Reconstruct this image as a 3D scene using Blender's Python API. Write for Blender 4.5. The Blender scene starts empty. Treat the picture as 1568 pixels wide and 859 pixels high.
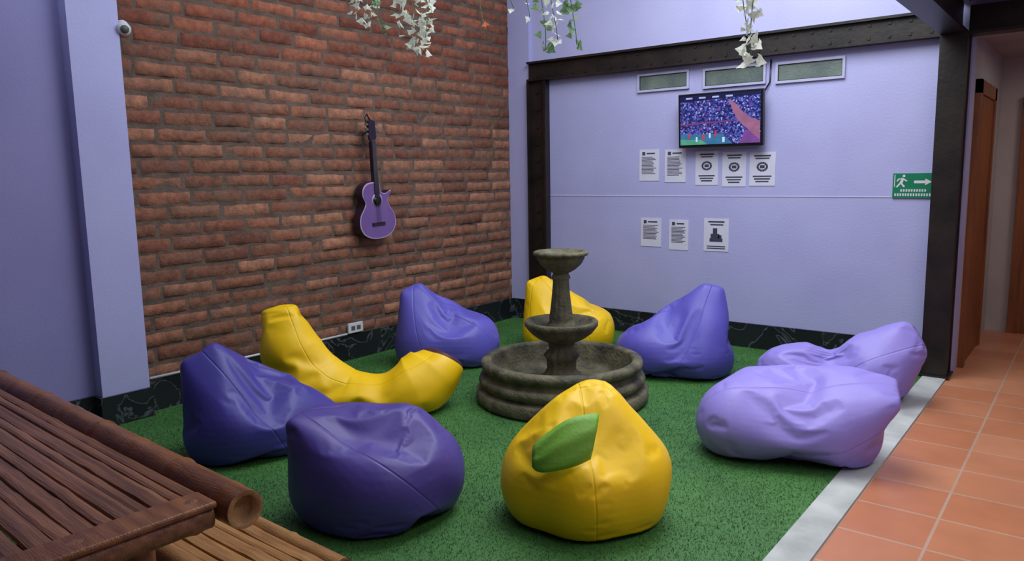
import bpy, bmesh, random
import numpy as np
from math import *
from mathutils import Vector, Matrix, noise
from mathutils.bvhtree import BVHTree
random.seed(7); rng=np.random.default_rng(7)
scn=bpy.context.scene
COL=scn.collection
try:
    scn.view_settings.view_transform='Standard'
    scn.view_settings.look='None'
except Exception: pass

# ---------------- materials ----------------
def srgb(r,g,b):
    f=lambda c:(c/255/12.92 if c/255<=.04045 else ((c/255+.055)/1.055)**2.4)
    return (f(r),f(g),f(b),1)
def newmat(name):
    m=bpy.data.materials.new(name);m.use_nodes=True
    nt=m.node_tree;b=nt.nodes['Principled BSDF']
    return m,nt,b
def N(nt,t,**k):
    n=nt.nodes.new(t)
    for a,v in k.items():
        if a.startswith('i_'):
            n.inputs[a[2:].replace('_',' ')].default_value=v
        else: setattr(n,a,v)
    return n
def mat(name,c1,c2=None,scale=6,rough=.6,bump=0,bscale=40,metal=0,spec=.5,detail=4,stretch=None,bdist=.01,emis=None):
    m,nt,b=newmat(name)
    c2=c2 or c1
    tc=N(nt,'ShaderNodeTexCoord');mp=N(nt,'ShaderNodeMapping')
    nt.links.new(tc.outputs['Object'],mp.inputs[0])
    if stretch: mp.inputs['Scale'].default_value=stretch
    n=N(nt,'ShaderNodeTexNoise',i_Scale=scale,i_Detail=detail)
    nt.links.new(mp.outputs[0],n.inputs['Vector'])
    r=N(nt,'ShaderNodeValToRGB');r.color_ramp.elements[0].position=.3;r.color_ramp.elements[1].position=.7
    r.color_ramp.elements[0].color=c1;r.color_ramp.elements[1].color=c2
    nt.links.new(n.outputs['Fac'],r.inputs[0]);nt.links.new(r.outputs[0],b.inputs['Base Color'])
    b.inputs['Roughness'].default_value=rough;b.inputs['Metallic'].default_value=metal
    b.inputs['Specular IOR Level'].default_value=spec
    if bump:
        n2=N(nt,'ShaderNodeTexNoise',i_Scale=bscale,i_Detail=5)
        nt.links.new(mp.outputs[0],n2.inputs['Vector'])
        bp=N(nt,'ShaderNodeBump',i_Strength=bump,i_Distance=bdist)
        nt.links.new(n2.outputs['Fac'],bp.inputs['Height']);nt.links.new(bp.outputs[0],b.inputs['Normal'])
    if emis:
        b.inputs['Emission Color'].default_value=emis[0];b.inputs['Emission Strength'].default_value=emis[1]
    return m
M={}
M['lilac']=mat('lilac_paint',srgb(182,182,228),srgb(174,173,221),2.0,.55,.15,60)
M['lilac_shade']=mat('lilac_shaded_left',srgb(150,145,198),srgb(140,135,190),1.5,.6,.15,60)  # darker copy of the lilac, the left wall's shade painted in
M['lilac_lit']=mat('lilac_lit_upper',srgb(192,192,235),srgb(184,183,229),2,.5,.1,60)  # lilac lightened: skylight on the upper wall is painted in
M['mortar']=mat('mortar',srgb(116,98,86),srgb(84,70,62),9,.95,.8,60)
M['steel']=mat('black_steel',srgb(19,17,18),srgb(46,35,30),5,.42,.15,30,.1)
M['white']=mat('white_plastic',srgb(215,215,220),None,5,.45)
M['whitewall']=mat('white_wall',srgb(190,184,180),srgb(178,172,170),3,.7)
M['paper']=mat('paper',srgb(214,214,232),srgb(206,206,226),8,.7)
M['wframe']=mat('window_frame_paint',srgb(188,188,216),srgb(180,180,210),8,.5)
M['ink']=mat('ink',srgb(60,60,80),None,5,.7)
M['black']=mat('black_plastic',srgb(14,14,16),srgb(20,20,22),5,.3)
M['green_sign']=mat('sign_green',srgb(15,120,85),srgb(18,128,90),5,.4)
M['glass']=mat('frosted_glass',srgb(92,104,102),srgb(124,136,128),5,.2,.3,80)
M['concrete']=mat('painted_curb',srgb(200,204,202),srgb(164,168,168),5,.8,.4,80)
M['wood']=mat('door_wood',srgb(152,90,46),srgb(112,64,32),3,.4,.2,20,stretch=(8,8,.6))
M['stone']=mat('fountain_stone',srgb(116,110,84),srgb(54,52,42),9,.7,.9,45)
M['leafgreen']=mat('leaf_fabric',srgb(128,182,66),srgb(108,165,52),5,.5,.2,60)
M['bamboo']=mat('bamboo_pole',srgb(150,96,56),srgb(100,58,34),4,.35,.25,30,stretch=(1.2,9,9))
M['bamboo_l']=mat('bamboo_light',srgb(184,136,80),srgb(144,96,54),4,.4,.25,30,stretch=(1.2,9,9))
M['slat']=mat('bamboo_slat',srgb(156,106,76),srgb(98,62,44),3,.33,.35,24,stretch=(.8,14,14))
M['bambooend']=mat('bamboo_cut',srgb(176,136,88),srgb(124,86,52),20,.7,.4,80)
M['gpurple']=mat('guitar_purple',srgb(122,92,152),srgb(106,76,138),4,.3)
M['gdark']=mat('guitar_dark',srgb(36,22,40),srgb(46,28,48),4,.35)
M['cream']=mat('guitar_binding',srgb(180,156,190),None,4,.4)
M['wire']=mat('wire_grey',srgb(90,90,90),None,4,.5)
M['ceil']=mat('ceiling_paint',srgb(168,162,160),srgb(150,145,146),2,.8)
def leafmat(name,c1,c2):
    m=mat(name,c1,c2,30,.6);nt=m.node_tree;b=nt.nodes['Principled BSDF']
    tr=N(nt,'ShaderNodeBsdfTranslucent');tr.inputs[0].default_value=c1
    mx=N(nt,'ShaderNodeMixShader');mx.inputs[0].default_value=.45
    out=nt.nodes['Material Output']
    nt.links.new(b.outputs[0],mx.inputs[1]);nt.links.new(tr.outputs[0],mx.inputs[2]);nt.links.new(mx.outputs[0],out.inputs[0])
    return m
M['ivy_w']=leafmat('ivy_pale',srgb(236,238,226),srgb(206,214,190))
M['ivy_g']=leafmat('ivy_green',srgb(100,138,92),srgb(158,180,136))
M['ivy_o']=leafmat('ivy_orange',srgb(224,124,84),srgb(198,96,64))

def leather(name,c1,c2,seams=2):
    m,nt,b=newmat(name)
    tc=N(nt,'ShaderNodeTexCoord')
    n=N(nt,'ShaderNodeTexNoise',i_Scale=3.5,i_Detail=4)
    nt.links.new(tc.outputs['Object'],n.inputs['Vector'])
    r=N(nt,'ShaderNodeValToRGB');r.color_ramp.elements[0].position=.3;r.color_ramp.elements[1].position=.7
    r.color_ramp.elements[0].color=c1;r.color_ramp.elements[1].color=c2
    nt.links.new(n.outputs['Fac'],r.inputs[0]);nt.links.new(r.outputs[0],b.inputs['Base Color'])
    b.inputs['Roughness'].default_value=.46;b.inputs['Specular IOR Level'].default_value=.42
    g=N(nt,'ShaderNodeTexNoise',i_Scale=200,i_Detail=2)
    nt.links.new(tc.outputs['Object'],g.inputs['Vector'])
    b2=N(nt,'ShaderNodeBump',i_Strength=.12,i_Distance=.002)
    nt.links.new(g.outputs['Fac'],b2.inputs['Height'])
    prev=b2
    for k in range(seams):
        at=N(nt,'ShaderNodeAttribute',attribute_name='seam%d'%k)
        ab=N(nt,'ShaderNodeMath',operation='ABSOLUTE');nt.links.new(at.outputs['Fac'],ab.inputs[0])
        mr=N(nt,'ShaderNodeMapRange',interpolation_type='SMOOTHSTEP');mr.inputs['From Min'].default_value=0;mr.inputs['From Max'].default_value=.007
        nt.links.new(ab.outputs[0],mr.inputs[0])
        bp=N(nt,'ShaderNodeBump',i_Strength=.6,i_Distance=.004);nt.links.new(mr.outputs[0],bp.inputs['Height'])
        nt.links.new(prev.outputs[0],bp.inputs['Normal']);prev=bp
    nt.links.new(prev.outputs[0],b.inputs['Normal'])
    return m
M['pl']=leather('purple_leatherette',srgb(98,92,190),srgb(90,84,180))
M['pd']=leather('purple_leatherette_dark',srgb(74,66,154),srgb(66,59,145))
M['pp']=leather('purple_leatherette_plum',srgb(84,70,150),srgb(76,63,141))
M['pb']=leather('purple_leatherette_light',srgb(154,141,224),srgb(146,132,218))
M['ye']=leather('yellow_leatherette',srgb(250,204,12),srgb(244,194,8))
M['brown']=leather('maroon_leatherette',srgb(84,44,44),srgb(66,34,38),0)

def brickmat():
    m,nt,b=newmat('brick_clay')
    at=N(nt,'ShaderNodeAttribute',attribute_name='bc')
    tc=N(nt,'ShaderNodeTexCoord')
    n=N(nt,'ShaderNodeTexNoise',i_Scale=16,i_Detail=5,i_Roughness=.72);nt.links.new(tc.outputs['Object'],n.inputs['Vector'])
    r=N(nt,'ShaderNodeValToRGB');r.color_ramp.elements[0].position=.35;r.color_ramp.elements[1].position=.62
    r.color_ramp.elements[0].color=(.46,.43,.43,1);r.color_ramp.elements[1].color=(1.10,1.10,1.08,1)
    nt.links.new(n.outputs['Fac'],r.inputs[0])
    mx=N(nt,'ShaderNodeMix',data_type='RGBA',blend_type='MULTIPLY');mx.inputs[0].default_value=.8
    nt.links.new(at.outputs['Color'],mx.inputs[6]);nt.links.new(r.outputs[0],mx.inputs[7])
    n3=N(nt,'ShaderNodeTexNoise',i_Scale=4.5,i_Detail=7,i_Roughness=.8);nt.links.new(tc.outputs['Object'],n3.inputs['Vector'])
    r3=N(nt,'ShaderNodeValToRGB');r3.color_ramp.elements[0].position=.48;r3.color_ramp.elements[1].position=.68
    r3.color_ramp.elements[0].color=(0,0,0,1);r3.color_ramp.elements[1].color=(.8,.8,.8,1)
    nt.links.new(n3.outputs['Fac'],r3.inputs[0])
    m2=N(nt,'ShaderNodeMix',data_type='RGBA');nt.links.new(r3.outputs[0],m2.inputs[0])
    nt.links.new(mx.outputs[2],m2.inputs[6]);m2.inputs[7].default_value=srgb(122,98,84)
    nt.links.new(m2.outputs[2],b.inputs['Base Color'])
    b.inputs['Roughness'].default_value=.85
    n2=N(nt,'ShaderNodeTexNoise',i_Scale=35,i_Detail=6,i_Roughness=.7);nt.links.new(tc.outputs['Object'],n2.inputs['Vector'])
    bp=N(nt,'ShaderNodeBump',i_Strength=.9,i_Distance=.012);nt.links.new(n2.outputs['Fac'],bp.inputs['Height'])
    nt.links.new(bp.outputs[0],b.inputs['Normal'])
    return m
M['brick']=brickmat()
def tilemat():
    m,nt,b=newmat('terracotta_tiles')
    tc=N(nt,'ShaderNodeTexCoord');mp=N(nt,'ShaderNodeMapping');mp.inputs['Location'].default_value=(-4.15,0,0)
    nt.links.new(tc.outputs['Object'],mp.inputs[0])
    br=N(nt,'ShaderNodeTexBrick',offset=0.0,squash=1.0)
    br.inputs['Scale'].default_value=1;br.inputs['Brick Width'].default_value=.34;br.inputs['Row Height'].default_value=.34
    br.inputs['Mortar Size'].default_value=.007;br.inputs['Mortar Smooth'].default_value=.2
    br.inputs['Color1'].default_value=srgb(212,146,110);br.inputs['Color2'].default_value=srgb(200,128,92)
    br.inputs['Mortar'].default_value=srgb(200,166,144)
    nt.links.new(mp.outputs[0],br.inputs['Vector'])
    n=N(nt,'ShaderNodeTexNoise',i_Scale=5,i_Detail=6);nt.links.new(tc.outputs['Object'],n.inputs['Vector'])
    r=N(nt,'ShaderNodeValToRGB');r.color_ramp.elements[0].color=(.78,.76,.76,1);r.color_ramp.elements[1].color=(1.1,1.08,1.05,1)
    nt.links.new(n.outputs['Fac'],r.inputs[0])
    mx=N(nt,'ShaderNodeMix',data_type='RGBA',blend_type='MULTIPLY');mx.inputs[0].default_value=1
    nt.links.new(br.outputs['Color'],mx.inputs[6]);nt.links.new(r.outputs[0],mx.inputs[7]);nt.links.new(mx.outputs[2],b.inputs['Base Color'])
    b.inputs['Roughness'].default_value=.36
    bp=N(nt,'ShaderNodeBump',i_Strength=.4,i_Distance=.004);bp.invert=True
    nt.links.new(br.outputs['Fac'],bp.inputs['Height']);nt.links.new(bp.outputs[0],b.inputs['Normal'])
    return m
M['tile']=tilemat()
def marble():
    m,nt,b=newmat('dark_marble')
    tc=N(nt,'ShaderNodeTexCoord')
    n=N(nt,'ShaderNodeTexNoise',i_Scale=3.2,i_Detail=9,i_Distortion=1.2);nt.links.new(tc.outputs['Object'],n.inputs['Vector'])
    r=N(nt,'ShaderNodeValToRGB');e=r.color_ramp.elements
    e[0].position=.485;e[0].color=srgb(28,31,35);e[1].position=.515;e[1].color=srgb(34,37,41)
    k=e.new(.5);k.color=srgb(92,96,102)
    nt.links.new(n.outputs['Fac'],r.inputs[0]);nt.links.new(r.outputs[0],b.inputs['Base Color'])
    b.inputs['Roughness'].default_value=.3
    return m
M['marble']=marble()
def grassmat():
    m,nt,b=newmat('artificial_grass_blades')
    tc=N(nt,'ShaderNodeTexCoord')
    n=N(nt,'ShaderNodeTexNoise',i_Scale=2.2,i_Detail=4);nt.links.new(tc.outputs['Object'],n.inputs['Vector'])
    n2=N(nt,'ShaderNodeTexNoise',i_Scale=90,i_Detail=1);nt.links.new(tc.outputs['Object'],n2.inputs['Vector'])
    ad=N(nt,'ShaderNodeMath',operation='ADD');nt.links.new(n.outputs['Fac'],ad.inputs[0]);nt.links.new(n2.outputs['Fac'],ad.inputs[1])
    dv=N(nt,'ShaderNodeMath',operation='MULTIPLY');dv.inputs[1].default_value=.5;nt.links.new(ad.outputs[0],dv.inputs[0])
    r=N(nt,'ShaderNodeValToRGB');e=r.color_ramp.elements
    e[0].position=.30;e[0].color=srgb(44,92,42);e[1].position=.70;e[1].color=srgb(76,130,60)
    nt.links.new(dv.outputs[0],r.inputs[0]);nt.links.new(r.outputs[0],b.inputs['Base Color'])
    b.inputs['Roughness'].default_value=.65
    return m
M['grass']=grassmat()
def crowdmat():
    m,nt,b=newmat('tv_screen_picture')
    tc=N(nt,'ShaderNodeTexCoord')
    v=N(nt,'ShaderNodeTexVoronoi',i_Scale=85);nt.links.new(tc.outputs['Object'],v.inputs['Vector'])
    r=N(nt,'ShaderNodeValToRGB');e=r.color_ramp.elements;r.color_ramp.interpolation='CONSTANT'
    e[0].position=0;e[0].color=srgb(28,30,80);e[1].position=.32;e[1].color=srgb(56,62,136)
    for p,c in((.55,srgb(84,92,168)),(.7,srgb(34,38,92)),(.84,srgb(140,146,205)),(.92,srgb(104,64,124))):
        k=e.new(p);k.color=c
    sp=N(nt,'ShaderNodeSeparateColor');nt.links.new(v.outputs['Color'],sp.inputs[0]);nt.links.new(sp.outputs[0],r.inputs[0])
    nt.links.new(r.outputs[0],b.inputs['Base Color']);nt.links.new(r.outputs[0],b.inputs['Emission Color'])
    b.inputs['Emission Strength'].default_value=.5;b.inputs['Roughness'].default_value=.2
    return m
M['screen']=crowdmat()
def scr(name,c): return mat(name,srgb(*c),srgb(*[min(255,int(v*.8)) for v in c]),14,.3,emis=(srgb(*c),.4))

# ---------------- mesh helpers ----------------
def empty(name,loc=(0,0,0),rz=0):
    e=bpy.data.objects.new(name,None);e.empty_display_size=.1;COL.objects.link(e);e.location=loc;e.rotation_euler=(0,0,rz);return e
def mk(name,verts,faces,mats,parent=None,smooth=False,midx=None):
    me=bpy.data.meshes.new(name);me.from_pydata([tuple(v) for v in verts],[],[tuple(f) for f in faces])
    for m in (mats if isinstance(mats,list) else [mats]): me.materials.append(m)
    if midx is not None: me.polygons.foreach_set('material_index',midx)
    if smooth: me.polygons.foreach_set('use_smooth',[True]*len(me.polygons))
    me.validate();me.update()
    o=bpy.data.objects.new(name,me);COL.objects.link(o)
    if parent: o.parent=parent
    return o
def box(name,x0,x1,y0,y1,z0,z1,m,parent=None,bev=0):
    v=[(x,y,z) for x in(x0,x1) for y in(y0,y1) for z in(z0,z1)]
    f=[(0,1,3,2),(4,6,7,5),(0,4,5,1),(2,3,7,6),(0,2,6,4),(1,5,7,3)]
    o=mk(name,v,f,m,parent)
    if bev:
        b=o.modifiers.new('bev','BEVEL');b.width=bev;b.segments=2
    return o
def boxes(name,lst,m,parent=None):
    V=[];F=[]
    for (x0,x1,y0,y1,z0,z1) in lst:
        n=len(V);V+=[(x,y,z) for x in(x0,x1) for y in(y0,y1) for z in(z0,z1)]
        F+=[tuple(n+i for i in f) for f in[(0,1,3,2),(4,6,7,5),(0,4,5,1),(2,3,7,6),(0,2,6,4),(1,5,7,3)]]
    return mk(name,V,F,m,parent)
def tube(name,pts,rads,m,parent=None,seg=16,cap=True):
    pts=[Vector(p) for p in pts];V=[];F=[]
    if not hasattr(rads,'__len__'): rads=[rads]*len(pts)
    t=(pts[1]-pts[0]).normalized();a=t.orthogonal().normalized()
    for i,p in enumerate(pts):
        t=(pts[min(i+1,len(pts)-1)]-pts[max(i-1,0)]).normalized()
        a=(a-a.dot(t)*t).normalized();b=t.cross(a)
        for j in range(seg):
            q=2*pi*j/seg;V.append(p+(a*cos(q)+b*sin(q))*rads[i])
    for i in range(len(pts)-1):
        for j in range(seg):
            k=(j+1)%seg;F.append((i*seg+j,i*seg+k,(i+1)*seg+k,(i+1)*seg+j))
    if cap:
        F.append(tuple(range(seg))[::-1]);F.append(tuple((len(pts)-1)*seg+j for j in range(seg)))
    return mk(name,V,F,m,parent,smooth=True)
def lathe(name,prof,m,parent=None,seg=96,mod=None,loc=(0,0,0)):
    V=[];F=[]
    for i,(r,z) in enumerate(prof):
        for j in range(seg):
            q=2*pi*j/seg;rr=r*(mod(q,z,r) if mod else 1);V.append((loc[0]+rr*cos(q),loc[1]+rr*sin(q),loc[2]+z))
    for i in range(len(prof)-1):
        for j in range(seg):
            k=(j+1)%seg;F.append((i*seg+j,i*seg+k,(i+1)*seg+k,(i+1)*seg+j))
    return mk(name,V,F,m,parent,smooth=True)

GZ=.018
# ---------------- bean bags: convex sack hulls relaxed with a cloth simulation ----------------
def ang(ax,ay): return atan2(ay,ax)-pi/2
_bm=bmesh.new();bmesh.ops.create_icosphere(_bm,subdivisions=6,radius=1)
ICO=np.array([v.co[:] for v in _bm.verts]);ICO/=np.linalg.norm(ICO,axis=1)[:,None]
ICOF=[tuple(v.index for v in f.verts) for f in _bm.faces];_bm.free()
_bm=bmesh.new();bmesh.ops.create_icosphere(_bm,subdivisions=4,radius=1)
DIR=np.array([v.co[:] for v in _bm.verts]);_bm.free()
def hull(spheres,pc):
    bm=bmesh.new()
    for (x,y,z,r) in spheres:
        for d in DIR:
            bm.verts.new((x+d[0]*r,y+d[1]*r,max(z+d[2]*r,.012)))
    bmesh.ops.convex_hull(bm,input=bm.verts)
    bmesh.ops.triangulate(bm,faces=bm.faces)
    bv=BVHTree.FromBMesh(bm)
    P=[];pcv=Vector(pc)
    for d in ICO:
        h=bv.ray_cast(pcv+Vector(d)*2,-Vector(d))
        P.append(h[0][:] if h[0] is not None else (pcv+Vector(d)*.1)[:])
    bm.free()
    return np.array(P)
SIM=[]
def beanbag(loc,away,spheres,tip,pc,m,seed,press=1.3,bend=4.0,shrink=-.11,pin=.07,dent=()):
    P=hull(spheres,pc)
    r=np.random.default_rng(seed);s0=r.uniform(0,50)
    nrm=P-np.array(pc);nrm/=np.linalg.norm(nrm,axis=1)[:,None]
    l=np.array([noise.noise(Vector((x*4+s0,y*4,z*4))) for x,y,z in P])
    P=P+nrm*(l*.022)[:,None]
    for (c,rad,am) in dent:
        g=np.exp(-(np.linalg.norm(P-np.array(c),axis=1)/rad)**2);P=P-nrm*(g*am)[:,None]
    P[:,2]=np.maximum(P[:,2],.012)
    e=empty('bean_bag_chair',(loc[0],loc[1],GZ),away)
    o=mk('cover',P,ICOF,m,None,True)
    ax=np.array(tip,float)-np.array(pc,float);ax/=np.linalg.norm(ax)
    t1=np.cross(ax,[0,1,.2]);t1/=np.linalg.norm(t1);t2=np.cross(ax,t1)
    for k in range(2):
        a=s0+k*pi/2;n_=cos(a)*t1+sin(a)*t2
        at=o.data.attributes.new('seam%d'%k,'FLOAT','POINT');at.data.foreach_set('value',((P-np.array(pc))@n_).astype(np.float32))
    SIM.append((o,e,press,bend,shrink,pin))
    return e
# A
beanbag((1.26,-4.00),ang(-.85,.52),[(-.12,0,.19,.245),(.06,.05,.18,.245),(.32,.05,.11,.13),(-.31,.02,.525,.045),(-.19,.04,.575,.045)],(-.26,.03,.6),(-.03,0,.2),M['pd'],1,dent=[((.05,-.1,.40),.12,.03)])
# B
beanbag((2.41,-4.13),ang(-.756,.654),[(-.125,-.02,.19,.23),(.13,0,.19,.235),(0,-.1,.17,.235),(0,.12,.19,.23),(-.31,-.06,.44,.04),(-.24,.08,.46,.04),(.1,.04,.33,.16)],(-.33,0,.5),(0,0,.2),M['pp'],2,dent=[((-.12,-.12,.42),.10,.03)])
# F
beanbag((.77,-1.90),ang(-.68,.73),[(-.13,0,.19,.26),(.15,0,.16,.25),(-.27,0,.55,.05),(-.17,.03,.59,.05)],(-.24,0,.68),(-.03,0,.2),M['pl'],3,dent=[((.0,-.1,.45),.12,.03)])
# G
beanbag((2.46,-1.15),ang(-.426,.905),[(-.18,0,.16,.24),(.14,0,.2,.255),(.17,.03,.645,.045),(.26,.03,.635,.045)],(.22,.03,.7),(.02,0,.2),M['pl'],4,dent=[((0,-.1,.45),.12,.03)])
# H
beanbag((3.63,-1.08),ang(-.24,.97),[(-.32,0,.17,.17),(.0,0,.18,.20),(.22,0,.24,.21),(.34,.02,.45,.095),(.38,-.02,.37,.09)],(.5,0,.42),(.0,0,.18),M['pb'],5,press=1.1,shrink=-.12,dent=[((-.05,-.05,.38),.12,.03)])
# I
beanbag((3.74,-2.32),ang(-.31,.95),[(-.26,-.03,.21,.22),(.16,0,.21,.235),(0,.1,.21,.23),(-.2,.08,.31,.15),(.16,.08,.36,.14),(.40,.04,.415,.045),(.39,-.12,.37,.045)],(.5,0,.38),(0,0,.2),M['pb'],6)
# E
beanbag((1.29,-.88),ang(-.55,.83),[(-.13,0,.19,.24),(.15,0,.16,.23),(-.28,0,.54,.045),(-.18,.02,.57,.045)],(-.24,0,.66),(-.02,0,.2),M['ye'],8)
# D with leaf
D_=beanbag((3.205,-3.61),ang(-.53,.85),[(-.10,0,.17,.25),(.11,0,.17,.255),(0,-.06,.17,.25),(.05,.06,.455,.13),(-.04,.0,.455,.095),(-.10,-.14,.37,.07)],(-.02,.02,.6),(0,0,.2),M['ye'],11,shrink=-.09,dent=[((.16,-.15,.42),.10,.02)])
def leaf(parent):
    n=18;V=[];F=[]
    A=np.array([.045,-.255,.45]);B=np.array([-.215,-.30,.375])
    side=np.array([.14,.36,.92]);side/=np.linalg.norm(side)
    for i in range(n+1):
        t=i/n;c=A+(B-A)*t+np.array([0,-.035,.02])*sin(pi*t);w=.105*(sin(pi*min(1,.26+t*.72))**.35)
        for j in range(9):
            s=(j-4)/4;V.append(c+side*w*s+np.array([0,-.03,0])*(1-s*s)+.006*np.array([sin(9*t+s),cos(7*s+5*t),0]))
    for i in range(n):
        for j in range(8): a=i*9+j;F.append((a,a+1,a+10,a+9))
    o=mk('leaf',V,F,M['leafgreen'],parent,True)
    s=o.modifiers.new('s','SOLIDIFY');s.thickness=.012
leaf(D_)
# C: long yellow bag, both ends raised, maroon cap
def longbag():
    e=empty('bean_bag_chair',(1.16,-3.15,GZ),ang(-.71,.70))
    K=[((-.46,.12,.71),.115),((-.445,.11,.62),.145),((-.40,.08,.45),.175),((-.28,.04,.27),.185),((-.09,0,.165),.165),((.14,-.04,.16),.17),((.32,-.05,.195),.195),((.44,-.03,.27),.175),((.50,0,.345),.125)]
    pts=[np.array(k[0]) for k in K];rr=[k[1] for k in K]
    C=[];Rr=[];n=len(K)
    for i in range(n-1):
        a=pts[max(i-1,0)];b=pts[i];c=pts[i+1];d_=pts[min(i+2,n-1)]
        for t in np.linspace(0,1,10,endpoint=False):
            C.append(.5*((2*b)+(c-a)*t+(2*a-5*b+4*c-d_)*t*t+(3*b-a-3*c+d_)*t**3));Rr.append(rr[i]*(1-t)+rr[i+1]*t)
    C.append(pts[-1]);Rr.append(rr[-1])
    SEG=72;V=[];F=[];mi=[]
    a=np.array([0,1.,0]);L=len(C);rings=[];fr=[]
    for i in range(L):
        tg=C[min(i+1,L-1)]-C[max(i-1,0)];tg/=np.linalg.norm(tg);a=a-(a@tg)*tg;a/=np.linalg.norm(a);b=np.cross(tg,a)
        fr.append((C[i],tg,a.copy(),b,Rr[i]))
    c,tg,a_,b_,r_=fr[0]
    for q in np.linspace(.12,pi/2,8)[:-1]: rings.append((c-tg*r_*cos(q)*.3,a_,b_,r_*sin(q)**.7))
    for c,tg,a_,b_,r_ in fr: rings.append((c,a_,b_,r_))
    c,tg,a_,b_,r_=fr[-1]
    for q in np.linspace(pi/2,.10,9)[1:]: rings.append((c+tg*r_*cos(q)*.22,a_,b_,r_*sin(q)**.8))
    NR=len(rings);s1=[];s2=[]
    for i,(c,a_,b_,r_) in enumerate(rings):
        fl_=1.0 if i>14 else .70+.30*i/14
        for j in range(SEG):
            q=2*pi*j/SEG;dr=a_*cos(q)*fl_+b_*sin(q);p0=c+dr*r_
            p0=p0+dr*.03*noise.noise(Vector((p0[0]*5,p0[1]*5,p0[2]*5+7)));p0[2]=max(p0[2],.012)
            V.append(tuple(p0));s1.append(r_*cos(q+.5));s2.append(r_*sin(q+.5))
    for i in range(NR-1):
        for j in range(SEG): F.append((i*SEG+j,i*SEG+(j+1)%SEG,(i+1)*SEG+(j+1)%SEG,(i+1)*SEG+j));mi.append(1 if i>NR-12 else 0)
    F.append(tuple(range(SEG))[::-1]);mi.append(0);F.append(tuple((NR-1)*SEG+j for j in range(SEG)));mi.append(1)
    o=mk('cover',V,F,[M['ye'],M['brown']],None,True,mi)
    for k,s in enumerate((s1,s2)):
        at=o.data.attributes.new('seam%d'%k,'FLOAT','POINT');at.data.foreach_set('value',np.array(s,dtype=np.float32))
    SIM.append((o,e,1.0,3.0,-.11,.07))
longbag()
def simulate(frames=22):
    gp=mk('sim_ground',[(-50,-50,0),(60,-50,0),(60,50,0),(-50,50,0)],[(0,1,2,3)],M['black'])
    gp.modifiers.new('c','COLLISION');gp.collision.thickness_outer=.005
    for i,(o,e,pr,be,sh,pw) in enumerate(SIM):
        o.location=(i*2.0,0,0)
        g=o.vertex_groups.new(name='pin');g.add(list(range(len(o.data.vertices))),pw,'REPLACE')
        c=o.modifiers.new('cloth','CLOTH');s=c.settings
        s.quality=6;s.mass=.02;s.tension_stiffness=20;s.compression_stiffness=20;s.shear_stiffness=8;s.bending_stiffness=be
        s.vertex_group_mass='pin';s.pin_stiffness=1.0;s.shrink_min=sh
        s.use_pressure=True;s.uniform_pressure_force=pr
        c.collision_settings.use_collision=True;c.collision_settings.distance_min=.005
        c.point_cache.frame_end=40
    scn.frame_start=1;scn.frame_end=40
    for f in range(1,frames+1): scn.frame_set(f)
    dg=bpy.context.evaluated_depsgraph_get()
    for (o,e,*_) in SIM:
        me=bpy.data.meshes.new_from_object(o.evaluated_get(dg))
        a=np.array([v.co[:] for v in o.data.vertices]);b=np.array([v.co[:] for v in me.vertices])
        ok=a.shape==b.shape and np.isfinite(b).all() and np.linalg.norm(a-b,axis=1).max()<.3
        o.modifiers.clear()
        if ok:
            b[:,2]-=max(b[:,2].min(),0);me.vertices.foreach_set('co',b.ravel());o.data=me
        o.vertex_groups.clear()
        o.data.polygons.foreach_set('use_smooth',[True]*len(o.data.polygons));o.data.update()
        o.location=(0,0,0);o.parent=e
        s=o.modifiers.new('s','SUBSURF');s.levels=1;s.render_levels=1
    bpy.data.objects.remove(gp);scn.frame_set(1)
simulate()

# ---------------- room shell ----------------
box('floor',-.2,6.1,-8.1,2.2,-.12,0,M['tile'])
box('trim_curb',4.0,4.15,-6.6,0,0,.012,M['concrete'])
ZT=4.0
box('wall_back',-.2,4.16,0,.18,0,2.56,M['lilac'])
box('wall_back_upper',-.2,6.1,0,.18,2.56,ZT,M['lilac_lit'])
box('trim_pilaster',0,.27,-.03,0,.22,ZT,M['lilac'])
box('trim_joint',.5,3.98,-.004,0,1.318,1.324,M['paper'])
box('baseboard_back',0.0,3.98,-.022,0,0,.22,M['marble'])
box('baseboard_left',0,.022,-4.04,-.022,0,.22,M['marble'])
box('wall_left',-.2,-.02,-8.1,.18,0,ZT,M['lilac_shade'])
box('wall_left_front',-.02,0,-8.1,-4.04,0,ZT,M['lilac_shade'])
p=empty('pillar')
box('shaft',0,.10,-4.34,-4.04,.2,ZT,M['lilac'],p)
box('plinth',0,.12,-4.36,-4.03,0,.2,M['marble'],p)
box('baseboard_left_front',0,.022,-8,-4.36,0,.2,M['marble'])
box('wall_right',6.0,6.2,-8.1,2.2,0,2.75,M['lilac_shade'])
box('wall_front',-.2,6.1,-8.2,-8.0,0,2.75,M['lilac_shade'])
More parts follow.
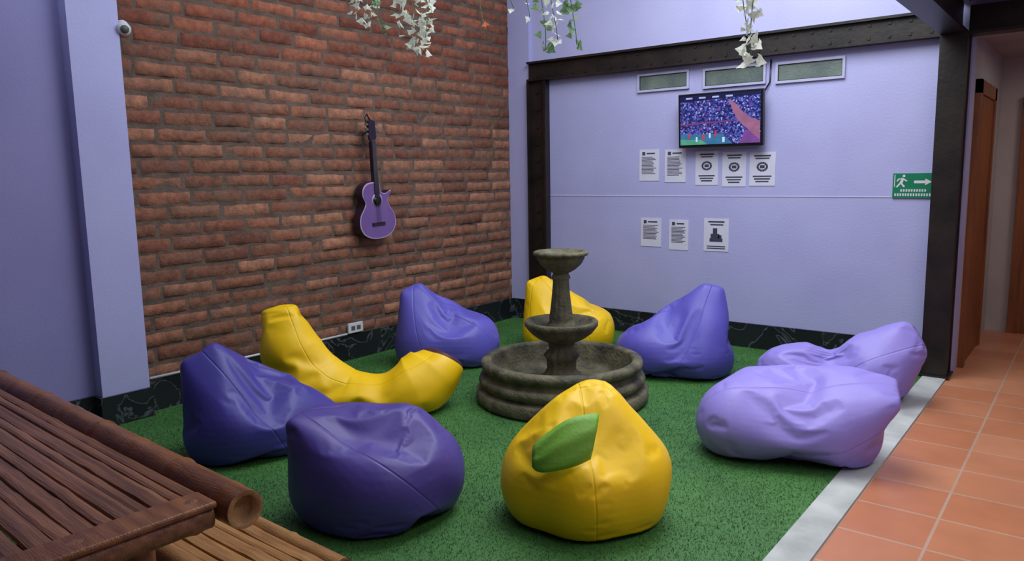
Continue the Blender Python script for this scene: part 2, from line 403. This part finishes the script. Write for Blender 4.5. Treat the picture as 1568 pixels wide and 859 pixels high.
def bricks():
    V=[];F=[];colr=[];mi=[]
    V+=[(-.004,-4.04,.2),(-.004,0,.2),(-.004,0,ZT),(-.004,-4.04,ZT)];F.append((0,1,2,3));mi.append(1);colr+=[(1,1,1,1)]*4
    pitch=.105;L=.36
    z=.225;row=0
    nx,nz=11,4
    while z<ZT:
        hh=pitch-.015+random.uniform(-.006,.006)
        y=-4.04-(L*.5 if row%2 else 0)+random.uniform(-.05,.05)
        while y<0:
            l=L+random.uniform(-.06,.06)
            y0=max(y+.006+random.uniform(0,.006),-4.04);y1=min(y+l-.007,-.002)
            if y1-y0>.04:
                t=random.random();u=random.random()
                base=np.array([152,98,74.]) if t<.5 else np.array([168,114,88.]) if t<.75 else np.array([136,84,64.])
                base=base*(.90+.2*u)
                if z>2.35: base=base*np.array([.98,.86,.82])  # redder light on the upper rows, painted into the brick colour
                c=srgb(*np.clip(base,0,255))
                n0=len(V);dep=random.uniform(-.001,.008);tilt=random.uniform(-.005,.005);zs=random.uniform(-.005,.005);sl=random.uniform(-.015,.015)
                for i in range(nx):
                    for j in range(nz):
                        fy=i/(nx-1);fz=j/(nz-1)
                        edge=(i in(0,nx-1)) or (j in(0,nz-1))
                        yy=y0+(y1-y0)*fy;zz=z+zs+hh*fz+sl*(fy-.5)*l
                        q=noise.noise(Vector((yy*14,zz*22,row*.7)));q2=noise.noise(Vector((yy*16+9,zz*17,3)))
                        if edge: yy+=.012*q;zz+=.012*q2;x=-.010
                        else: x=dep+tilt*(fy-.5)+.008*q
                        if not edge:
                            if i==1: yy=y0+.012
                            if i==nx-2: yy=y1-.012
                            if j==1: zz=z+zs+.012+.010*q2+sl*(fy-.5)*l
                            if j==nz-2: zz=z+zs+hh-.012+.010*q2+sl*(fy-.5)*l
                        V.append((x,min(yy,-.001),zz));colr.append(c)
                for i in range(nx-1):
                    for j in range(nz-1):
                        a=n0+i*nz+j;F.append((a,a+nz,a+nz+1,a+1));mi.append(0)
            y+=l
        z+=pitch;row+=1
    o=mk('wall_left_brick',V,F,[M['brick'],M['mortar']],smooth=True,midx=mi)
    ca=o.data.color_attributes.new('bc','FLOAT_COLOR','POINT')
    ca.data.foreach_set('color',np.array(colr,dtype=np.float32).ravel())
bricks()
def turf():
    x0,x1,y0,y1=.022,4.0,-5.9,-.022
    n=260000
    X=rng.uniform(x0,x1,n);Y=rng.uniform(y0,y1,n);h=rng.uniform(.009,GZ,n);a=rng.uniform(0,2*pi,n);w=.0026
    lx=rng.normal(0,.007,n);ly=rng.normal(0,.007,n)
    V=np.zeros((n,3,3));V[:,0]=np.stack([X-np.cos(a)*w,Y-np.sin(a)*w,0*X+.002],1);V[:,1]=np.stack([X+np.cos(a)*w,Y+np.sin(a)*w,0*X+.002],1)
    V[:,2]=np.stack([np.clip(X+lx,x0,x1),np.clip(Y+ly,y0,y1),h],1)
    B=np.array([[x0,y0,.006],[x1,y0,.006],[x1,y1,.006],[x0,y1,.006]])
    AV=np.concatenate([V.reshape(-1,3),B])
    me=bpy.data.meshes.new('artificial_grass_turf')
    me.vertices.add(len(AV));me.vertices.foreach_set('co',AV.ravel())
    me.loops.add(3*n+4);me.loops.foreach_set('vertex_index',np.arange(3*n+4))
    me.polygons.add(n+1);ls=np.concatenate([np.arange(n)*3,[3*n]]);me.polygons.foreach_set('loop_start',ls)
    try: me.polygons.foreach_set('loop_total',np.concatenate([np.full(n,3),[4]]))
    except Exception: pass
    me.materials.append(M['grass']);me.update(calc_edges=True)
    o=bpy.data.objects.new('artificial_grass_turf',me);COL.objects.link(o)
turf()
p=empty('steel_beam')
box('web',.28,3.98,-.05,-.0,2.47,2.65,M['steel'],p)
boxes('flanges',[(.28,3.98,-.09,0,2.635,2.655),(.28,3.98,-.09,0,2.465,2.485)],M['steel'],p)
bol=[]
for i in range(26):
    x=.4+i*.14
    bol.append((x-.01,x+.01,-.058,-.05,2.50,2.52));bol.append((x-.01,x+.01,-.058,-.05,2.595,2.615))
boxes('rivets',bol,M['steel'],p)
p=empty('steel_post')
box('web',.28,.49,-.04,-.001,.22,2.465,M['steel'],p)
boxes('flanges',[(.272,.295,-.08,-.001,.22,2.465),(.475,.50,-.08,-.001,.22,2.465)],M['steel'],p)
boxes('rivets',[(.37,.40,-.055,-.04,.3+i*.17,.325+i*.17) for i in range(13)],M['steel'],p)
p=empty('steel_column')
box('web',3.99,4.14,-.17,-.03,0.012,2.46,M['steel'],p)
boxes('flanges',[(3.98,4.15,-.20,-.18,0.012,2.46),(3.98,4.15,-.02,-.001,0.012,2.46)],M['steel'],p)
box('baseplate',3.96,4.17,-.22,-.001,.012,.025,M['steel'],p)
p=empty('steel_beam')
box('web',4.02,4.10,-8,-.1,2.47,2.68,M['steel'],p)
boxes('flanges',[(3.98,4.14,-8,-.1,2.46,2.48),(3.98,4.14,-8,-.1,2.67,2.69)],M['steel'],p)
p=empty('steel_beam')
box('web',4.14,6.0,-.1,0,2.46,2.65,M['steel'],p)
box('flange',4.14,6.0,-.16,0,2.45,2.47,M['steel'],p)
box('ceiling_corridor',4.06,6.1,-8.1,0,2.70,2.8,M['ceil'])
box('ceiling_shade_front',-.2,4.06,-8.1,-4.9,2.70,2.8,M['ceil'])  # unseen ceiling put in to darken the left foreground
box('ceiling_hall',4.15,6.1,.18,2.2,2.5,2.6,M['ceil'])
box('ceiling_hall_lintel',4.16,6.1,0.0,.18,2.46,2.56,M['ceil'])
box('wall_hall_left',4.0,4.16,.18,2.2,0,2.5,M['whitewall'])
box('wall_hall_end',4.16,6.1,1.95,2.2,0,2.5,M['whitewall'])
p=empty('door_1')
box('leaf',4.165,4.185,.35,1.15,0,2.08,M['wood'],p)
boxes('frame',[(4.16,4.20,.25,.35,0,2.18),(4.16,4.20,1.15,1.25,0,2.18),(4.16,4.20,.25,1.25,2.08,2.18)],M['wood'],p)
p=empty('door_2')
boxes('frame',[(4.34,4.42,1.90,1.95,0,2.15),(5.22,5.30,1.90,1.95,0,2.15),(4.34,5.30,1.90,1.95,2.07,2.15)],M['wood'],p)
box('leaf',4.42,5.22,1.92,1.95,0,2.07,M['wood'],p)
boxes('panels',[(4.50,4.78,1.905,1.92,.2,.9),(4.86,5.14,1.905,1.92,.2,.9),(4.50,4.78,1.905,1.92,1.05,1.95),(4.86,5.14,1.905,1.92,1.05,1.95)],M['wood'],p)

for i,(a,b,c,d) in enumerate([(1.50,2.01,2.265,2.43),(2.14,2.69,2.25,2.42),(2.77,3.31,2.24,2.41)]):
    p=empty('window_%d'%(i+1));t=.02
    boxes('frame',[(a,b,-.02,0,c,c+t),(a,b,-.02,0,d-t,d),(a,a+t,-.02,0,c+t,d-t),(b-t,b,-.02,0,c+t,d-t)],M['wframe'],p)
    box('glass',a+t,b-t,-.006,-.002,c+t,d-t,M['glass'],p)
    boxes('gasket',[(a+t,b-t,-.010,-.006,c+t,c+t+.005),(a+t,b-t,-.010,-.006,d-t-.005,d-t),(a+t,a+t+.005,-.010,-.006,c+t,d-t),(b-t-.005,b-t,-.010,-.006,c+t,d-t)],M['black'],p)

# TV : stadium broadcast
p=empty('flat_screen_tv',(2.34,-.10,1.975))
p.rotation_euler=(radians(3),0,0)
box('body',-.375,.375,-.02,.03,-.23,.23,M['black'],p,.006)
box('screen',-.355,.355,-.0225,-.0205,-.205,.212,M['screen'],p)
def poly(name,pts,m,d=-.024): mk(name,[(a,d,b) for a,b in pts],[tuple(range(len(pts)))],m,p)
poly('picture_roof',[(-.355,.16),(.355,.185),(.355,.212),(-.355,.212)],scr('tv_roof',(26,28,70)))
boxes('picture_floodlights',[(-.3+.12*i,-.24+.12*i,-.0248,-.0242,.183,.197) for i in range(4)],scr('tv_light',(170,175,220)),p)
poly('picture_banner',[(-.355,-.04),(.12,-.02),(.12,-.008),(-.355,-.026)],scr('tv_banner',(120,60,110)))
poly('picture_court',[(-.355,-.205),(.12,-.205),(.03,-.12),(-.355,-.11)],scr('tv_court',(56,110,150)))
poly('picture_court_green',[(-.355,-.205),(-.10,-.205),(-.16,-.165),(-.355,-.155)],scr('tv_green',(80,155,128)),-.0245)
boxes('picture_players',[(-.28,-.262,-.0255,-.025,-.15,-.11),(-.15,-.13,-.0255,-.025,-.17,-.12),(-.04,-.022,-.0255,-.025,-.14,-.09)],scr('tv_players',(190,60,80)),p)
boxes('picture_players_white',[(-.21,-.195,-.0255,-.025,-.18,-.14),(-.09,-.075,-.0255,-.025,-.15,-.11),(.03,.05,-.0255,-.025,-.19,-.15)],scr('tv_white',(205,210,235)),p)
poly('picture_waving_arm',[(.35,-.18),(.353,-.03),(.26,.01),(.20,.06),(.15,.12),(.10,.16),(.085,.15),(.10,.12),(.12,.07),(.15,.01),(.20,-.05),(.27,-.11)],scr('tv_arm',(150,98,128)))
poly('picture_spectator',[(.18,-.205),(.355,-.205),(.355,-.12),(.29,-.08),(.22,-.11)],scr('tv_spectator',(116,70,140)),-.0235)
box('bracket',-.12,.12,.03,.095,-.12,.1,M['black'],p)
tube('tv_cable',[(2.68,-.03,2.17),(2.725,-.012,2.26),(2.73,-.012,2.44)],.006,M['black'])

def notice(x0,x1,z0,z1,kind):
    p=empty('notice_paper')
    box('sheet',x0,x1,-.004,-.0005,z0,z1,M['paper'],p)
    L=[]
    r=random.Random(int(x0*100))
    if kind=='text':
        L.append((x0+.03,x0+.06,z1-.05,z1-.02));L.append((x0+.075,x1-.04,z1-.04,z1-.028))
        z=z1-.07
        while z>z0+.06:
            L.append((x0+.025,x1-.025-r.uniform(0,.04),z,z+.005));z-=.0125
    elif kind=='logo':
        L.append((x0+.04,x1-.04,z1-.035,z1-.022));L.append((x0+.05,x1-.05,z1-.055,z1-.045))
        cx=(x0+x1)/2;cz=(z0+z1)/2+.02
        for k in range(14):
            q=2*pi*k/14;a=cx+.04*cos(q);c=cz+.032*sin(q);L.append((a-.008,a+.008,c-.008,c+.008))
        L.append((cx-.02,cx+.02,cz-.012,cz+.012))
        for k in range(3): L.append((x0+.03+k*.012,x1-.03-k*.012,z0+.075-k*.022,z0+.086-k*.022))
    else:
        L.append((x0+.04,x1-.04,z1-.035,z1-.022));L.append((x0+.06,x1-.05,z1-.06,z1-.048))
        cx=(x0+x1)/2;cz=(z0+z1)/2
        L+= [(cx-.03,cx+.01,cz+.01,cz+.06),(cx-.05,cx+.03,cz-.03,cz+.01),(cx-.06,cx+.06,cz-.06,cz-.03),(cx+.02,cx+.05,cz-.03,cz+.0)]
        for k in range(2): L.append((x0+.03,x1-.03,z0+.04-k*.018,z0+.048-k*.018))
    boxes('print',[(a,b,-.0055,-.0042,c,d) for a,b,c,d in L],M['ink'],p)
for a in[(1.52,1.72,1.46,1.745,'text'),(1.78,1.985,1.445,1.74,'text'),(2.08,2.29,1.42,1.715,'logo'),(2.33,2.54,1.405,1.70,'logo'),(2.57,2.79,1.41,1.69,'logo'),
         (1.54,1.75,.85,1.115,'text'),(1.83,2.02,.83,1.105,'text'),(2.17,2.40,.835,1.125,'drawing')]: notice(*a)
p=empty('emergency_exit_sign')
box('plate',3.69,3.97,-.012,-.001,1.315,1.50,M['green_sign'],p)
wl=[(3.835,3.92,-.014,-.0125,1.425,1.445)]
for rowz,xs,xe in((1.362,3.745,3.92),(1.33,3.705,3.955)):
    x=xs
    while x<xe: wl.append((x,x+.011,-.014,-.0125,rowz,rowz+.019));x+=.018
boxes('lettering',wl,M['white'],p)
def flat(name,pts,y,m,parent): return mk(name,[(a,y,b) for a,b in pts],[tuple(range(len(pts)))],m,parent)
flat('arrow_head',[(3.91,1.41),(3.955,1.435),(3.91,1.46)],-.0142,M['white'],p)
flat('man_body',[(3.735,1.425),(3.755,1.42),(3.768,1.46),(3.75,1.468)],-.0142,M['white'],p)
flat('man_head',[(3.765+.01*cos(t),1.48+.01*sin(t)) for t in np.linspace(0,2*pi,12)[:-1]],-.0142,M['white'],p)
flat('man_leg_1',[(3.74,1.43),(3.755,1.425),(3.775,1.405),(3.77,1.395),(3.76,1.40)],-.0144,M['white'],p)
flat('man_leg_2',[(3.737,1.43),(3.745,1.42),(3.725,1.395),(3.71,1.395),(3.715,1.402)],-.0144,M['white'],p)
flat('man_arm_1',[(3.765,1.462),(3.79,1.445),(3.786,1.438),(3.762,1.45)],-.0144,M['white'],p)
flat('man_arm_2',[(3.752,1.465),(3.725,1.46),(3.715,1.44),(3.722,1.438),(3.735,1.453)],-.0144,M['white'],p)
flat('man_box',[(3.70,1.40),(3.706,1.40),(3.706,1.49),(3.70,1.49)],-.0142,M['white'],p)

p=empty('power_outlet')
box('plate',.018,.035,-2.31,-2.15,.235,.32,M['white'],p,.004)
boxes('sockets',[(.035,.038,-2.28,-2.24,.26,.295),(.035,.038,-2.22,-2.18,.26,.295)],M['wire'],p)
tube('electrical_conduit',[(.024,-4.0,.235),(.024,-3.2,.232),(.024,-2.32,.235)],.009,M['white'])
p=empty('security_camera')
tube('mount',[(.0,-3.99,2.50),(.05,-3.99,2.50)],.04,M['white'],p,20)
tube('head',[(.04,-3.99,2.50),(.06,-4.0,2.49),(.13,-4.02,2.47)],[.036,.042,.038],M['white'],p,20)
tube('lens',[(.13,-4.02,2.47),(.137,-4.022,2.468)],.025,M['wire'],p,20)

def guitar():
    p=empty('acoustic_guitar',(.045,-1.975,0));p.rotation_euler=(radians(2.0),0,0)
    half=[(0,1.02),(.09,1.03),(.165,1.07),(.20,1.14),(.19,1.22),(.145,1.285),(.125,1.33)]
    right=half+[(.13,1.37),(.165,1.41),(.155,1.425),(.10,1.40),(.05,1.42),(.03,1.50)]
    left=[(-.03,1.50),(-.10,1.49),(-.145,1.45),(-.155,1.39),(-.128,1.33),(-.145,1.285),(-.19,1.22),(-.20,1.14),(-.165,1.07),(-.09,1.03)]
    P=[Vector((a,b)) for a,b in right+left];S=[];n=len(P)
    for i in range(n):
        a,b,c,d=P[i-1],P[i],P[(i+1)%n],P[(i+2)%n]
        for t in(0,.25,.5,.75):
            S.append(.5*((2*b)+(c-a)*t+(2*a-5*b+4*c-d)*t*t+(3*b-a-3*c+d)*t**3))
    n=len(S);cen=Vector((0,1.24))
    def ring(x,s): return [(x,cen.x+(q.x-cen.x)*s,cen.y+(q.y-cen.y)*s) for q in S]
    V=ring(0,1)+ring(.085,1);F=[(j,(j+1)%n,n+(j+1)%n,n+j) for j in range(n)];F.append(tuple(range(n))[::-1]);F.append(tuple(range(n,2*n)))
    mk('body',V,F,M['gdark'],p)
    V=ring(.086,1)+ring(.090,.985)+ring(.090,.955);F=[]
    for k in(0,1): F+=[(k*n+j,k*n+(j+1)%n,(k+1)*n+(j+1)%n,(k+1)*n+j) for j in range(n)]
    mk('binding',V,F,M['cream'],p)
    mk('soundboard',ring(.0895,.957),[tuple(range(n))],M['gpurple'],p)
    tube('soundhole_rosette',[(.089,0,1.345),(.0915,0,1.345)],.058,M['cream'],p,32)
    tube('soundhole',[(.089,0,1.345),(.0925,0,1.345)],.046,M['black'],p,32)
    box('bridge',.089,.10,-.07,.07,1.135,1.16,M['gdark'],p)
    box('neck',.06,.097,-.024,.024,1.37,1.83,M['gdark'],p)
    boxes('frets',[(.097,.099,-.023,.023,1.40+.43*(1-.944**i),1.402+.43*(1-.944**i)) for i in range(1,18)],M['wire'],p)
    mk('headstock',[(.07,-.024,1.83),(.07,.024,1.83),(.07,.04,1.87),(.07,.034,2.0),(.07,0,2.01),(.07,-.034,2.0),(.07,-.04,1.87)]+[(.088,-.024,1.83),(.088,.024,1.83),(.088,.04,1.87),(.088,.034,2.0),(.088,0,2.01),(.088,-.034,2.0),(.088,-.04,1.87)],
       [(6,5,4,3,2,1,0),(7,8,9,10,11,12,13)]+[(j,(j+1)%7,7+(j+1)%7,7+j) for j in range(7)],M['gdark'],p)
    boxes('tuning_pegs',[(.07,.085,s*.05-.014,s*.05+.014,zz,zz+.018) for s in(-1,1) for zz in(1.885,1.925,1.965)],M['wire'],p)
    for i in range(6):
        y=-.02+.008*i
        tube('string_%d'%(i+1),[(.102,y*1.2,1.15),(.101,y*.8,1.85)],.0009,M['wire'],p,6)
    tube('hanger',[(-.04,0,1.89),(.05,0,1.93),(.09,0,1.915)],.006,M['black'],p,8)
    tube('strap',[(.07,.0,2.0),(.05,-.015,2.06),(.06,-.045,2.03),(.075,-.04,1.95)],.006,M['black'],p,8)
guitar()

def fountain():
    p=empty('stone_fountain',(2.10,-2.17,GZ))
    prof=[(0,0),(.585,0),(.59,.012),(.59,.07),(.575,.082),(.545,.088),(.54,.10),(.562,.112),(.572,.14),(.56,.168),(.53,.176),(.522,.195),(.53,.215),(.552,.228),(.555,.252),(.547,.27),(.53,.278),(.50,.28),(.485,.273),(.478,.258),(.47,.15),(.45,.115),(.40,.10),(.2,.10),(0,.10)]
    lathe('basin',prof,M['stone'],p,128)
    prof=[(0,.095),(.14,.10),(.14,.15),(.115,.165),(.095,.20),(.10,.26),(.12,.29),(.10,.315),(.08,.335),(.085,.37),(.11,.40)]
    lathe('lower_pedestal',prof,M['stone'],p,96,lambda q,z,r:1+.04*cos(12*q))
    fl=lambda q,z,r:1+(.03*abs(cos(9*q)) if .40<z<.50 or .90<z<.995 else 0)
    prof=[(.06,.375),(.11,.39),(.16,.415),(.205,.45),(.228,.48),(.235,.49),(.25,.50),(.252,.525),(.243,.535),(.225,.533),(.212,.52),(.16,.485),(.05,.475)]
    lathe('middle_bowl',prof,M['stone'],p,128,fl)
    prof=[(.09,.465),(.10,.495),(.093,.515),(.078,.53),(.082,.55),(.073,.57),(.066,.62),(.056,.72),(.050,.80),(.055,.815),(.066,.825),(.06,.84),(.052,.855),(.06,.875),(.07,.895)]
    lathe('upper_pedestal',prof,M['stone'],p,96,lambda q,z,r:1+(.09*abs(cos(6*q)) if z>.56 and z<.81 else 0))
    prof=[(.03,.85),(.065,.865),(.10,.885),(.135,.92),(.155,.955),(.16,.975),(.176,.98),(.184,.99),(.183,1.005),(.17,1.01),(.155,1.002),(.12,.975),(.0,.96)]
    lathe('top_bowl',prof,M['stone'],p,128,fl)
fountain()

# ---------------- bamboo furniture ----------------
def pole(name,x0,x1,y0,y1,z0,z1,r,parent,m=None,hollow=True):
    a=Vector((x0,y0,z0));b=Vector((x1,y1,z1));L=(b-a).length;u=(b-a)/L
    ts=[];nodes=[.12+.27*i for i in range(int(L/.27)+1)]
    for k in range(int(L/.02)+1): ts.append(min(k*.02,L))
    if ts[-1]<L-1e-4: ts.append(L)
    pts=[a+u*t for t in ts];rad=[]
    for t in ts:
        d=min([abs(t-n) for n in nodes]);rad.append(r*(1+.09*exp(-(d/.012)**2)-.03*exp(-((d-.03)/.012)**2)))
    seg=28
    tube(name,pts,rad,m or M['bamboo'],parent,seg,cap=False)
    for en,(c,s) in enumerate(((a,-1),(b,1))):
        q=u.orthogonal().normalized();w=u.cross(q);V=[];F=[]
        for (rr,dz) in((r*1.0,0),(r*.74,.001),(r*.70,-.025),(0.001,-.03)):
            for j in range(seg):
                A=2*pi*j/seg;V.append(c+(q*cos(A)+w*sin(A))*rr+u*s*dz)
        for i in range(3):
            for j in range(seg): F.append((i*seg+j,i*seg+(j+1)%seg,(i+1)*seg+(j+1)%seg,(i+1)*seg+j))
        mk(name+'_cut_%d'%(en+1),V,F,M['bambooend'],parent,True)
def slats(name,x0,x1,y0,y1,z,w,m,parent,seed):
    r=random.Random(seed);V=[];F=[];y=y1;NL=40
    while y>y0+.01:
        ww=w*r.uniform(.7,1.25);a=y-ww+.0025;b=y;dz=r.uniform(-.003,.002);xe=x1+r.uniform(-.01,.004);n0=len(V)
        ph=r.uniform(0,.3)
        for i in range(NL+1):
            x=x0+(xe-x0)*i/NL
            d=((x+ph)%.3)/.3;nb=.0035*exp(-((d-.5)/.05)**2)
            sw=.002*sin(x*3+ph*20)
            for (yy,zz) in((a,-.012),(a+.002,-.002),(a+(b-a)*.3,.001),(a+(b-a)*.7,.001),(b-.002,-.002),(b,-.012)):
                V.append((x,yy+sw,z+dz+zz+nb))
        for i in range(NL):
            for j in range(5): q=n0+i*6+j;F.append((q,q+1,q+7,q+6))
        F.append(tuple(n0+NL*6+j for j in range(6)))
        y-=ww
    return mk(name,V,F,m,parent)
LZ=GZ+.002
p=empty('bamboo_table',(3.26,-5.31,0),radians(-2.6))
pole('rail_far',-2.6,.03,-.04,-.04,.71,.71,.050,p)
pole('rail_near',-2.6,.03,-.86,-.86,.71,.71,.050,p)
slats('top_slats',-2.58,-.10,-.81,-.09,.735,.045,M['slat'],p,4)
pole('end_rail',-.055,-.055,-.80,-.10,.70,.70,.042,p,M['slat'])
box('end_band',-.11,-.005,-.81,-.095,.725,.742,M['bamboo'],p,.006)
for i,(x,y) in enumerate([(-.35,-.16),(-.35,-.74),(-2.3,-.16),(-2.3,-.74)]): pole('leg_%d'%(i+1),x,x,y,y,LZ,.70,.042,p)
pole('cross_rail_1',-.35,-.35,-.80,-.10,.62,.62,.035,p);pole('cross_rail_2',-2.3,-2.3,-.80,-.10,.62,.62,.035,p)
p=empty('bamboo_bench',(3.30,-5.03,0),radians(-1))
pole('rail_far',-2.0,.0,-.03,-.03,.42,.42,.032,p,M['bamboo_l'])
pole('rail_near',-2.0,.0,-.30,-.30,.42,.42,.032,p,M['bamboo_l'])
slats('seat_slats',-2.0,.0,-.275,-.055,.445,.05,M['bamboo_l'],p,9)
for i,x in enumerate((-.25,-1.8)):
    pole('leg_%d'%(2*i+1),x,x,-.06,-.06,LZ,.40,.03,p,M['bamboo_l']);pole('leg_%d'%(2*i+2),x,x,-.27,-.27,LZ,.40,.03,p,M['bamboo_l'])

# ---------------- hanging ivy ----------------
ip=empty('hanging_ivy_garland')
tube('support_wire',[(0,-3,2.86),(1,-3,2.80),(2.1,-3,2.78),(3.2,-3,2.80),(4.0,-3,2.86)],.004,M['wire'],ip)
def ivy(x,y,zb,m,seed,dens=1.0,sz=.036):
    r=random.Random(seed)
    zt=2.79;pts=[];n=14;ph=r.uniform(0,6)
    for i in range(n+1):
        t=i/n;pts.append((x+.025*sin(ph+t*5)*t,y+.02*cos(ph+t*4)*t,zt+(zb-zt)*t))
    tube('stem_%d'%seed,pts,.0022,M['ivy_g'],ip,6)
    V=[];F=[]
    L=zt-zb;cnt=int(L/.013*dens)
    for i in range(cnt):
        t=r.uniform(.05,1);k=min(int(t*n),n-1);c=Vector(pts[k]).lerp(Vector(pts[k+1]),t*n-k)
        dirn=Vector((r.uniform(-1,1),r.uniform(-1,1),r.uniform(-.9,.2))).normalized()
        s=sz*r.uniform(.6,1.25);c=c+dirn*.02
        side=dirn.cross(Vector((r.uniform(-1,1),r.uniform(-1,1),r.uniform(-1,1)))).normalized();up=side.cross(dirn)
        prof=[(0,0),(.25,.55),(.05,.75),(.55,.62),(.75,.35),(1.3,0),(.75,-.35),(.55,-.62),(.05,-.75),(.25,-.55)]
        n0=len(V);V.append(c+dirn*s*.45+up*s*.12)
        for a,b in prof: V.append(c+dirn*s*a+side*s*b)
        for j in range(10): F.append((n0,n0+1+j,n0+1+(j+1)%10))
    mk('leaves_%d'%seed,V,F,m,ip)
for k,a in enumerate([(1.12,2.56,'ivy_w',.8,.032),(1.24,2.50,'ivy_w',.8,.036),(1.32,2.44,'ivy_g',.5,.034),(1.52,2.40,'ivy_w',1,.036),(1.60,2.32,'ivy_w',1,.038),(1.70,2.28,'ivy_w',1.1,.038),
  (2.15,2.33,'ivy_o',.22,.05),(2.36,2.44,'ivy_w',.5,.034),(2.44,2.38,'ivy_w',.5,.034),(2.55,2.20,'ivy_g',.7,.034),(2.62,2.24,'ivy_w',.6,.034),(2.74,2.20,'ivy_g',.9,.036),(3.66,2.16,'ivy_w',.8,.034),(3.71,2.02,'ivy_w',1.1,.036),(3.98,2.55,'ivy_w',.6,.034)]):
    ivy(a[0],-3,a[1],M[a[2]],k+1,a[3],a[4])

# ---------------- lights ----------------
w=bpy.data.worlds.new('sky');scn.world=w;w.use_nodes=True
bg=w.node_tree.nodes['Background'];bg.inputs[0].default_value=(.78,.88,1.0,1);bg.inputs[1].default_value=.88
def area(name,loc,rot,sx,sy,pw,col=(1,1,1)):
    l=bpy.data.lights.new(name,'AREA');l.shape='RECTANGLE';l.size=sx;l.size_y=sy;l.energy=pw;l.color=col
    o=bpy.data.objects.new(name,l);COL.objects.link(o);o.location=loc;o.rotation_euler=rot;return o
area('skylight',(3.0,-2.2,3.95),(0,0,0),2.0,2.6,124,(.92,.96,1))
area('corridor_fill',(5.2,-3.6,2.66),(0,0,0),.8,3.5,38,(1,.98,.95))  # broad area fill below the corridor ceiling, no fixture modelled
area('hall_fill',(5.3,.9,2.45),(0,0,0),.5,.5,8,(1,.9,.8))  # weak warm fill added to brighten the hall, no lamp modelled

# ---------------- camera ----------------
yaw,pit,rol=radians(38.03),radians(8.07),radians(-.99)
F_=Vector((-sin(yaw)*cos(pit),cos(yaw)*cos(pit),-sin(pit)));R_=Vector((cos(yaw),sin(yaw),0));U_=R_.cross(F_)
R2=R_*cos(rol)+U_*sin(rol);U2=-R_*sin(rol)+U_*cos(rol)
cam=bpy.data.cameras.new('camera');co=bpy.data.objects.new('camera',cam);COL.objects.link(co)
cam.sensor_width=36;cam.lens=1156/1568*36;cam.clip_start=.02
mm=Matrix((R2,U2,-F_)).transposed().to_4x4();mm.translation=Vector((4.963,-6.369,1.55));co.matrix_world=mm
scn.camera=co
